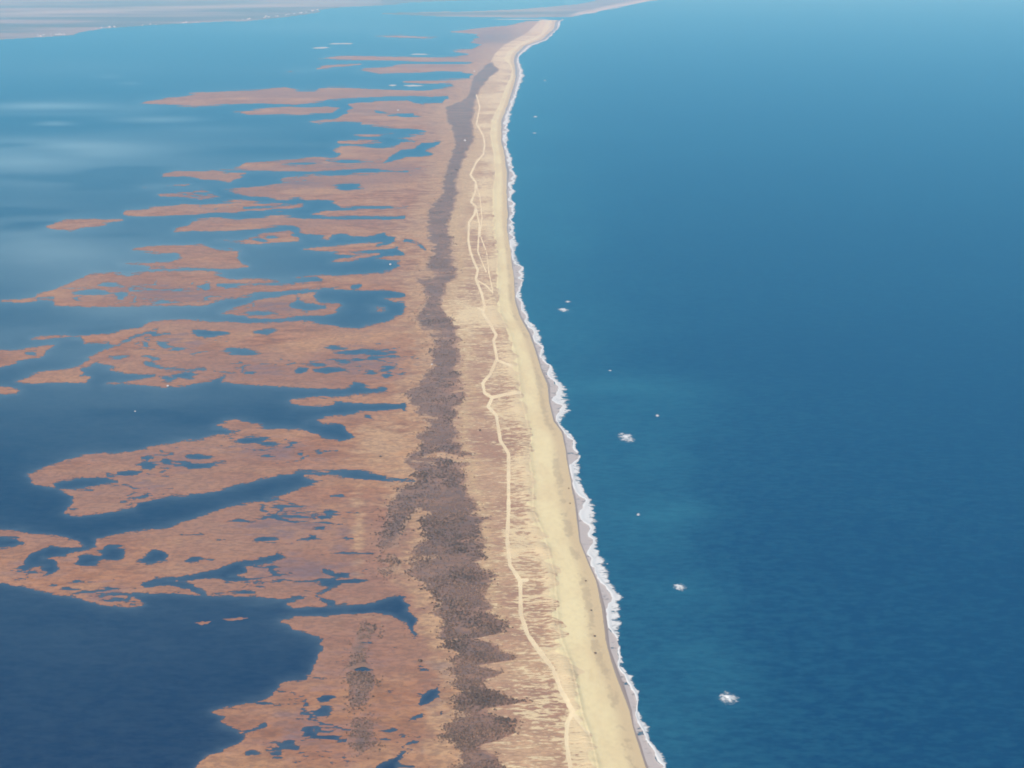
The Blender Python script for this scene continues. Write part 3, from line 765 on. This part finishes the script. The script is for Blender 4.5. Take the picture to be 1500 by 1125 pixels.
for name, ff, edge in (('mainland', f1, None), ('far_barrier_land', f2, 'e')):
    if name == 'mainland':
        rib = 0.75 * np.exp(-((FY - (21 - FX * 0.034)) / 3.2) ** 2) * (FX < 560) + 0.5 * np.exp(-((FY - 25 + FX * 0.016) / 1.2) ** 2) * (FX < 170)
        sand = np.clip(0.6 * rib * (0.75 + 0.5 * fn), 0, 0.8)
    else:
        sand = np.clip(sstep(7, 2, poly_sdf(BAR, FX, FY, 60)) * sstep(830, 850, FX) * (FX - 835 > (FY - 24) * -4.2 - 14), 0, 1)
    A = np.stack([c.ravel() for c in (WX, WY, 0.5 + 2.0 * sstep(0, 3, ff), ff, sand + 0.0 * FX)], 1)
    Tq = grid_tris(*FX.shape)
    Tq = Tq[(A[:, 3][Tq] > 0).any(1)]
    A, Tq, _ = split(A, Tq, A[:, 3])
    A, Tq = compact(A, Tq)
    build(name, A[:, :3], Tq, M_FAR, {'tan': A[:, 4]}, 'structure')

# ------------------------------------------------------------------ sea and bay
wx_ = np.concatenate([np.arange(-1500, -330, 40), np.arange(-330, 1100, 3.0), np.arange(1100, 3001, 25)])
wy_ = np.concatenate([np.arange(-54, 20, 2.0), np.arange(20, 1150, 3.0), np.arange(1150, 2700, 25)])
GX, GY = np.meshgrid(wx_, wy_)
SX, SY = gx(GX, GY)
ci = np.clip(np.searchsorted(xs, GX), 0, len(xs) - 1)
ri = np.clip(np.searchsorted(ys, GY), 0, len(ys) - 1)
near = phi[ri, ci]
inside = (GX > xs[0]) & (GX < xs[-1]) & (GY > ys[0]) & (GY < ys[-1])
turb_pale = np.where(inside, 0.12 * np.exp(np.clip(near, -60, 0) / 4.0) + 0.04 * np.exp(np.clip(near, -60, 0) / 25.0), 0)
PALE_PATCHES = [(150, 470, 420, 150, .30), (200, 640, 330, 70, .22), (30, 300, 260, 110, .10), (380, 360, 260, 60, .06), (75, 157, 100, 7, .9), (80, 181, 32, 3, .45), (90, 215, 220, 16, .42), (60, 235, 200, 26, .42), (120, 262, 160, 14, .25), (40, 330, 60, 30, .25), (60, 370, 160, 30, .22), (230, 175, 90, 6, .3), (190, 122, 12, 1.6, .6), (160, 112, 20, 2, .3),  # sea entries are plumes; bay entries only make the water colour paler
          (300, 915, 190, 30, .22), (100, 930, 200, 30, .16), (60, 880, 120, 8, .2), (390, 883, 30, 4, .35), (300, 870, 10, 4, .5), (200, 590, 220, 30, .08), (300, 190, 120, 8, .18), (450, 40, 140, 8, .2), (60, 100, 250, 15, .12),
          (930, 570, 110, 20, .30), (970, 610, 70, 30, .22), (960, 680, 60, 35, .18), (980, 750, 70, 22, .34), (960, 790, 60, 30, .2), (1000, 870, 70, 40, .16), (1010, 960, 60, 30, .14), (1060, 1000, 60, 50, .16), (860, 480, 60, 40, .15), (830, 330, 60, 60, .15), (790, 255, 40, 8, .25), (800, 170, 60, 40, .1), (970, 1080, 60, 40, .16)]
wig = 1.5 * fbm(SX, SY, 420, 5, 33, np.abs(np.gradient(SY, axis=0)), 0.6, 2.0)
for cx, cy, rx, ry, s in PALE_PATCHES:
    d = ((GX - cx) / rx) ** 2 + ((GY - cy) / ry) ** 2
    turb_pale += s * np.where(GX > curve(SHORE, GY), 1.25, 1.1 - 0.65 * sstep(300, 620, GY)) * np.exp(-d * np.clip(1.0 + 1.6 * wig, 0.35, 3)) * np.clip(0.8 + 1.3 * wig, 0.15, 2)
sh_ = curve(SHORE, GY)
turb_pale += 0.36 * np.exp(-np.clip(GX - sh_, 0, 900) / (60 + 0.14 * np.clip(GY, 0, 1200))) * (GX > sh_)
side = GX - np.where(GY > 29, sh_ - 12, np.where(GY > 0, 840 - (GY - 24) * 4.5, 950 - GY * 6))
W = np.stack([c.ravel() for c in (SX, SY, np.zeros_like(SX), side, np.clip(turb_pale, 0, 0.95))], 1)
Tw = grid_tris(*GX.shape)
W, Tsea, Tbay = split(W, Tw, W[:, 3])
for name, tt, m in (('sea', Tsea, M_SEA), ('bay_water', Tbay, M_BAY)):
    a, tt = compact(W, tt)
    build(name, a[:, :3], tt, m, {'turb_pale': a[:, 4]}, 'structure')

# ------------------------------------------------------------------ surf along the beach
sx_ = np.arange(0, 1.0001, 1 / 26.0)
sy_ = np.concatenate([np.arange(29, 500, 1.0), np.arange(500, 1180, 1.3), np.arange(1180, 2290, 5)])
TT, RY = np.meshgrid(sx_, sy_)
inn = curve(SHORE, RY) - 1.5; out_ = curve(FOAMOUT, RY)
yy = gx(RY * 0 + 800, RY)[1]
lc = np.abs(np.gradient(yy, axis=0))
scal = fbm(yy * 0, yy, 62, 2, 51, lc, 0.4)
out_ = out_ + (1.2 + 6 * np.clip(RY / 900, 0, 1.2)) * (scal + 0.05) - 1.5 * sstep(600, 300, RY)
out_ = np.maximum(out_, inn + 2.5)
gap = vnoise(yy * 0 + 9, yy / 95, 58)
out_ = out_ + (2 + 7 * np.clip(RY / 900, 0, 1.2)) * np.clip(gap + 0.2, 0, 1)
RX = inn + TT * (out_ - inn)
FXw, FYw = gx(RX, RY)
wig2 = fbm(FXw, FYw, 18, 3, 55, lc, 0.6)
b_in = np.clip(0.24 + 0.75 * fbm(yy * 0 + 3, yy, 75, 4, 57, lc), 0.02, 0.72)
fb = TT - b_in + 0.16 * wig2
crest = np.exp(-((TT - b_in - 0.10) / 0.12) ** 2)
cover = 0.95 * crest + 0.85 * sstep(1.05, 0.35, TT) * (TT > b_in) + 0.25 * vnoise(FXw / 40, FYw / 40, 3) + 0.15
cover = cover - 0.55 * sstep(0.55, 1.0, TT) + 0.5 * sstep(0.55, 0.8, TT) * vnoise(FXw / 30, FYw / 14, 23)
cover = np.where(TT > 0.93, cover - (TT - 0.93) * 6, cover)
cover = cover - 0.25 * np.clip(-gap, 0, 1)
swc = 0.95 + 0.30 * vnoise(FXw / 25, FYw / 30, 13)
hz = 0.10 + 0.02 * lc + 1.1 * crest * np.clip(RY / 500, 0.3, 1) + 0.5 * np.clip(wig2, 0, 1)
A = np.stack([c.ravel() for c in (FXw, FYw, hz, fb, cover, swc)], 1)
Tq = grid_tris(*TT.shape)
A, Tf, Ts = split(A, Tq, A[:, 3])
a, tt = compact(A, Tf); build('breaker_foam', a[:, :3], tt, M_FOAM, {'cover': a[:, 4]}, 'stuff')
a, tt = compact(A, Ts); build('swash_foam', a[:, :3], tt, M_SWASH, {'cover': a[:, 5]}, 'stuff')

# ------------------------------------------------------------------ whitecaps, sandbars, mud bars: one mound each
def mound(name, px, py, rx, ry, h, m, label, cat, group=None, seed=0, tilt=0.0, rings=12, seg=40, ragged=0.35, feather=True):
    """a low uneven mound of rx by ry survey units, with its own ragged outline"""
    s = float(mpp(py)); x0, y0 = (float(q) for q in gx(px, py))
    yt, yb = float(gx(px, py - ry)[1]), float(gx(px, py + ry)[1])
    RX_, RY_ = rx * s, (yt - yb) / 2
    vs_, cv = [(0, 0, h)], [1.2]
    for r in range(1, rings + 1):
        for k in range(seg):
            a = 2 * math.pi * k / seg
            q = r / rings
            e = 1 + ragged * (float(vnoise(3 * math.cos(a) + seed * 7.1, 3 * math.sin(a), 2)) + 0.5 * float(vnoise(8 * math.cos(a), 8 * math.sin(a) + seed, 4)))
            lx, ly = RX_ * q * e * math.cos(a), RY_ * q * e * math.sin(a)
            ly2 = ly + tilt * lx
            n = float(vnoise(lx / RX_ * 4 + seed, ly / RY_ * 4, 6))
            vs_.append((lx, ly2, max(h * (1 - q * q) * (0.7 + 0.6 * n), 0.0) + 0.06 + 0.00002 * y0))
            cv.append(1.25 * (1 - q) ** 0.7 + (0.3 * n if q < 0.8 else 0))
    tr = []
    for k in range(seg):
        tr.append((0, 1 + k, 1 + (k + 1) % seg))
    for r in range(rings - 1):
        for k in range(seg):
            a, b = 1 + r * seg + k, 1 + r * seg + (k + 1) % seg
            c, d = a + seg, b + seg
            tr += [(a, c, b), (b, c, d)]
    at = {'cover': np.array(cv)} if feather else {'tan': np.full(len(cv), 0.3), 'wet_vignette': np.zeros(len(cv)), 'rim': np.zeros(len(cv))}
    o = build(name, np.array(vs_), np.array(tr), m, at, None, label, cat, group)
    o.location = (x0, y0, 0)
    return o

G = 'patches of breaking water off the beach'
for i, (px, py, rx, ry, h, tl_, lb) in enumerate([
    (918, 641, 13, 8, 1.4, -0.25, 'dense white blob of breaking water well off the beach'),
    (825, 454, 11, 3.0, 0.8, -0.35, 'long thin white streak of breaking water off the bulging beach'),
    (832, 442, 6, 1.6, 0.5, 0.0, 'short white dash of foam just north of the long thin streak'),
    (996, 860, 12, 6, 0.6, -0.1, 'faint translucent white foam patch on dark blue sea'),
    (1068, 1023, 17, 10, 1.8, 0.12, 'large feathery white patch of breaking water with ragged wings'),
    (963, 609, 3.4, 2.6, 0.8, 0.3, 'tiny bright white speck of foam north-east of the dense blob'),
    (935, 754, 3.6, 2.6, 0.8, 0.0, 'tiny white foam speck with a pale plume around it'),
    (784, 171, 4.5, 1.2, 0.4, 0.0, 'small white foam fleck off the narrow northern beach'),
    (783, 195, 4.0, 1.0, 0.3, 0.0, 'fainter small foam fleck south of the brighter fleck'),
    (798, 118, 3.0, 0.9, 0.3, 0.0, 'minute foam fleck off the bend in the beach'),
    (894, 543, 4.0, 1.0, 0.3, 0.0, 'pale thread of foam near a cloudy plume in the sea')]):
    mound('whitecap', px, py, rx, ry, h, M_CAP, lb, 'wave', G, seed=i + 1, tilt=tl_, ragged=0.22)
for i, (px, py, rx, ry, lb) in enumerate([  # thin pale slivers; the island-tip entry is beach sand
    (470, 70, 11, 1.0, 'thin white bar awash far up the bay, western of two in line'),
    (501, 64, 18, 0.9, 'longer thin white bar awash far up the bay, eastern of two in line'),
    (616, 79.5, 13, 0.8, 'white sliver above the long pale marsh strip'),
    (607, 125.5, 15, 1.1, 'bright low bar between two northern marsh strips'),
    (575, 125, 6, 0.9, 'small pale bar beside the bright one'),
    (765, 28.4, 36, 0.5, 'narrow white sandbar along the tip of the barrier island')]):
    mound('sandbar', px, py, rx, ry, 0.6, M_BAR, lb, 'sandbar', 'white sandbars far up the bay', seed=i + 30, tilt=0.0, ragged=0.3, feather=False)
for i, (px, py, rx, ry, lb) in enumerate([
    (298, 912.5, 10, 2.2, 'short tan mud bar alone in the dark bay cove'),
    (345, 907, 18, 2.0, 'longer tan mud bar in the dark bay cove, toward the creek mouth')]):
    mound('mud_bar', px, py, rx, ry, 0.5, M_MARSH, lb, 'mud bar', 'mud bars in the bay cove', seed=i + 50, tilt=0.08, ragged=0.45, feather=False)

# ------------------------------------------------------------------ thicket of shrubs
def bush_mesh(n_leaf, seed):
    r = np.random.default_rng(seed)
    d = r.normal(size=(n_leaf, 3)); d /= np.linalg.norm(d, axis=1)[:, None]
    d[:, 2] = np.abs(d[:, 2])
    c = d * (0.55 + 0.45 * r.random((n_leaf, 1))) * np.array([1, 1, 0.95])
    a = r.normal(size=(n_leaf, 3)); a /= np.linalg.norm(a, axis=1)[:, None]
    b = np.cross(a, d); b /= np.linalg.norm(b, axis=1)[:, None] + 1e-6
    s = 0.26 + 0.22 * r.random((n_leaf, 1))
    p0 = c + a * s; p1 = c - a * s * 0.6 + b * s; p2 = c - a * s * 0.6 - b * s
    Vb = np.stack([p0, p1, p2], 1).reshape(-1, 3)
    Vb[:, 2] = np.maximum(Vb[:, 2], -0.05)
    return Vb, np.arange(n_leaf * 3).reshape(-1, 3)

def sample(field, fx_, fy_):
    c = np.clip(np.searchsorted(xs, fx_), 0, len(xs) - 1)
    r = np.clip(np.searchsorted(ys, fy_), 0, len(ys) - 1)
    return field[r, c]

N = 110000
cx_ = rng.uniform(495, 790, N); cy_ = 200 + (1330 - 200) * rng.random(N)
fs = sample(phi_shrub, cx_, cy_); fl_ = sample(phi, cx_, cy_); ftrk = sample(phi_track, cx_, cy_)
hx, hy = gx(cx_, cy_)
dens = 0.62 + 0.5 * vnoise(hx / 35, hy / 30, 77) + 0.35 * vnoise(hx / 11, hy / 11, 78)
ok = (fl_ > 3) & (ftrk < -3) & (((fs > 0) & (rng.random(N) < dens)) | ((fs > -16) & (fs <= 0) & (rng.random(N) < 0.30 * dens * np.exp(fs / 6.0))))
cx_, cy_, hx, hy, fs = cx_[ok], cy_[ok], hx[ok], hy[ok], fs[ok]
hz_ = sample(Z, cx_, cy_)
protos = [bush_mesh(20, 100 + k) for k in range(6)]
n = len(cx_)
which = rng.integers(0, 6, n)
rad = rng.uniform(1.1, 2.5, n) * np.clip(0.75 + 0.5 * vnoise(hx / 40, hy / 40, 79), 0.6, 1.4)
ang = rng.uniform(0, 6.28, n)
tone = np.clip(0.42 + 0.45 * vnoise(hx / 60, hy / 45, 80) + rng.normal(0, 0.22, n), 0, 1)
VV, TTt, TN = [], [], []
off = 0
for k in range(6):
    sel = np.where(which == k)[0]
    pv, pt = protos[k]
    ca, sa = np.cos(ang[sel])[:, None], np.sin(ang[sel])[:, None]
    r_ = rad[sel][:, None]
    x_ = (pv[None, :, 0] * ca - pv[None, :, 1] * sa) * r_ + hx[sel][:, None]
    y_ = (pv[None, :, 0] * sa + pv[None, :, 1] * ca) * r_ + hy[sel][:, None]
    z_ = pv[None, :, 2] * r_ * 1.15 + hz_[sel][:, None]
    VV.append(np.stack([x_, y_, z_], 2).reshape(-1, 3))
    TTt.append((pt[None] + (np.arange(len(sel)) * len(pv))[:, None, None]).reshape(-1, 3) + off)
    TN.append(np.repeat(tone[sel], len(pv)))
    off += len(sel) * len(pv)
build('thicket_shrubbery', np.concatenate(VV), np.concatenate(TTt), M_SHRUB, {'tone': np.concatenate(TN)}, 'stuff', smooth=False)

# lone shrubs that stand clear of the thicket
lv, ltri = bush_mesh(46, 5)
def lone_shrub(px, py, r, label, group):
    x0, y0 = (float(q) for q in gx(px, py))
    root = bpy.data.objects.new('lone_shrub', None)
    scene.collection.objects.link(root)
    root.location = (x0, y0, float(sample(Z, np.array([px]), np.array([py]))[0]) - 0.05)
    tag(root, label, 'shrub', group)
    f = build('foliage', lv * np.array([r, r, r * 1.1]) + np.array([0, 0, 0.35 * r]), ltri, M_SHRUB, {'tone': np.full(len(lv), 0.08)}, parent=root, smooth=False)
    k = 6
    st = [(0.12 * r * math.cos(2 * math.pi * i / k), 0.12 * r * math.sin(2 * math.pi * i / k), 0.0) for i in range(k)]
    st += [(0.05 * r * math.cos(2 * math.pi * i / k), 0.05 * r * math.sin(2 * math.pi * i / k), 0.9 * r) for i in range(k)]
    tr = []
    for i in range(k):
        j = (i + 1) % k
        tr += [(i, j, k + i), (j, k + j, k + i)]
    build('stem', np.array(st), np.array(tr), M_SHRUB, {'tone': np.full(2 * k, 0.5)}, parent=root, smooth=False)
LS = 'shrubs standing clear of the thicket'
for px, py, r, lb in [(703, 633, 2.6, 'lone dark shrub on pale dune grass between thicket and track'),
                      (623, 708, 4.2, 'dark round shrub at the landward edge of the thicket by the creek end'),
                      (557, 670, 2.6, 'dark shrub in the tan meadow landward of the thicket'),
                      (617, 655, 3.2, 'dark shrub where the tan meadow meets the thicket'),
                      (583, 826, 3.4, 'dark shrub in the gap between two thicket belts'),
                      (615, 970, 3.0, 'lone dark shrub south-east of the forked creek end')]:
    lone_shrub(px, py, r, lb, LS)
BS = 'small dark clumps on the berm of the beach'
for px, py, r in [(858, 852, 1.5), (866, 895, 1.5), (871, 933, 1.7), (872, 958, 1.7), (833, 716, 1.4), (835, 738, 1.5)]:
    lone_shrub(px, py, r, 'small dark clump of beach growth on the pale berm', BS)

# ------------------------------------------------------------------ huts in the marsh and houses on the mainland shore
def hut(px, py, w, d, h, name, label, cat, group, wall=M_WALL, roof=M_ROOF, rot=0.0, z=0.4):
    x0, y0 = (float(q) for q in gx(px, py))
    root = bpy.data.objects.new(name, None)
    scene.collection.objects.link(root)
    root.location = (x0, y0, z); root.rotation_euler.z = rot
    tag(root, label, cat, group)
    a, b = w / 2, d / 2
    v_ = np.array([(-a, -b, 0), (a, -b, 0), (a, b, 0), (-a, b, 0), (-a, -b, h), (a, -b, h), (a, b, h), (-a, b, h), (-a, 0, h * 1.5), (a, 0, h * 1.5)])
    t_ = np.array([(0, 1, 5), (0, 5, 4), (1, 2, 6), (1, 6, 5), (2, 3, 7), (2, 7, 6), (3, 0, 4), (3, 4, 7), (4, 7, 8), (5, 9, 6)])
    build('wall', v_, t_, wall, parent=root, smooth=False)
    e, g = 1.12, 1.18
    rv = []
    for zz in (0.04, 0.04 + 0.06 * h):
        rv += [(-a * e, -b * g, h * 0.92 + zz), (a * e, -b * g, h * 0.92 + zz), (a * e, 0, h * 1.5 + zz), (-a * e, 0, h * 1.5 + zz), (a * e, b * g, h * 0.92 + zz), (-a * e, b * g, h * 0.92 + zz)]
    q = [(6, 7, 8, 9), (9, 8, 10, 11), (0, 3, 2, 1), (3, 5, 4, 2), (0, 1, 7, 6), (5, 11, 10, 4), (1, 2, 8, 7), (2, 4, 10, 8), (0, 6, 9, 3), (3, 9, 11, 5)]
    rt = []
    for A_, B_, C_, D_ in q:
        rt += [(A_, B_, C_), (A_, C_, D_)]
    build('roof', np.array(rv), np.array(rt), roof, parent=root, smooth=False)
    return root

MH = 'white huts in the marsh'
for px, py, w, lb in [(246, 566, 3.6, 'tiny white hut on the south bank of the great ponded marsh'),
                      (572, 388, 5, 'tiny white hut at the head of a marsh inlet'),
                      (681, 207, 9, 'white house standing inside the dark thicket'),
                      (583, 162, 8, 'tiny white hut on a northern marsh strip by a thin creek'),
                      (695, 105, 9, 'tiny white hut near the northern end of the thicket'),
                      (633, 535, 4, 'tiny white hut against the landward side of the thicket')]:
    hut(px, py, w, w * 0.8, w * 0.45, 'marsh_hut', lb, 'hut', MH, rot=random.uniform(-0.5, 0.5), z=0.5 if px != 681 else 2.0)
hut(198, 603, 2.2, 1.8, 1.2, 'duck_blind', 'tiny white duck blind standing in open bay water', 'duck blind', None, z=0.05)
HG = 'white houses on the mainland shore'
spots = []
def along_shore(a, b, n, spread, s):
    for i in range(n):
        px = random.uniform(a, b)
        yb = float(np.interp(px, [0, 55, 108, 114, 150, 220, 300, 360, 420, 470], [59, 56, 52.5, 49, 42.5, 38, 33.5, 30.5, 24, 17]))
        spots.append((px, yb - 1.2 - random.uniform(0, spread), random.uniform(0.7, 1.3) * s))
along_shore(53, 104, 18, 4.0, 14); along_shore(140, 172, 7, 1.2, 15); along_shore(206, 232, 4, 0.8, 15); along_shore(262, 292, 6, 0.8, 16)
along_shore(345, 372, 5, 0.8, 18); along_shore(385, 425, 11, 1.6, 21); along_shore(430, 466, 8, 2.0, 22)
for i, (px, py, w) in enumerate(spots):
    lbs = 'white house in the cluster on the mainland point' if px < 120 else 'pale house along the mainland shore beyond the bay'
    hut(px, py, w, w * 0.7, w * 0.42, 'shore_house', lbs, 'house', HG if px < 120 else 'pale houses along the mainland shore', roof=M_ROOF, rot=random.uniform(-0.6, 0.6), z=0.5)

# ------------------------------------------------------------------ haze
hb = 150000.0
hv = np.array([(x, y, z) for z in (-1.5, CAM_H + 60) for y in (-hb, hb) for x in (-hb, hb)])
ht = np.array([(0, 2, 1), (1, 2, 3), (4, 5, 6), (5, 7, 6), (0, 1, 4), (1, 5, 4), (2, 6, 3), (3, 6, 7), (0, 4, 2), (2, 4, 6), (1, 3, 5), (3, 7, 5)])
mh = bpy.data.materials.new('haze'); mh.use_nodes = True
nt = mh.node_tree; nt.nodes.clear()
mo = nt.nodes.new('ShaderNodeOutputMaterial'); pv_ = nt.nodes.new('ShaderNodeVolumePrincipled')
pv_.inputs['Color'].default_value = (0.31, 0.76, 1.0, 1)
pv_.inputs['Density'].default_value = 4.8e-5
pv_.inputs['Absorption Color'].default_value = (1, 1, 1, 1)
pv_.inputs['Anisotropy'].default_value = 0.0
nt.links.new(pv_.outputs[0], mo.inputs['Volume'])
build('haze', hv, ht, mh, kind='stuff', smooth=False)
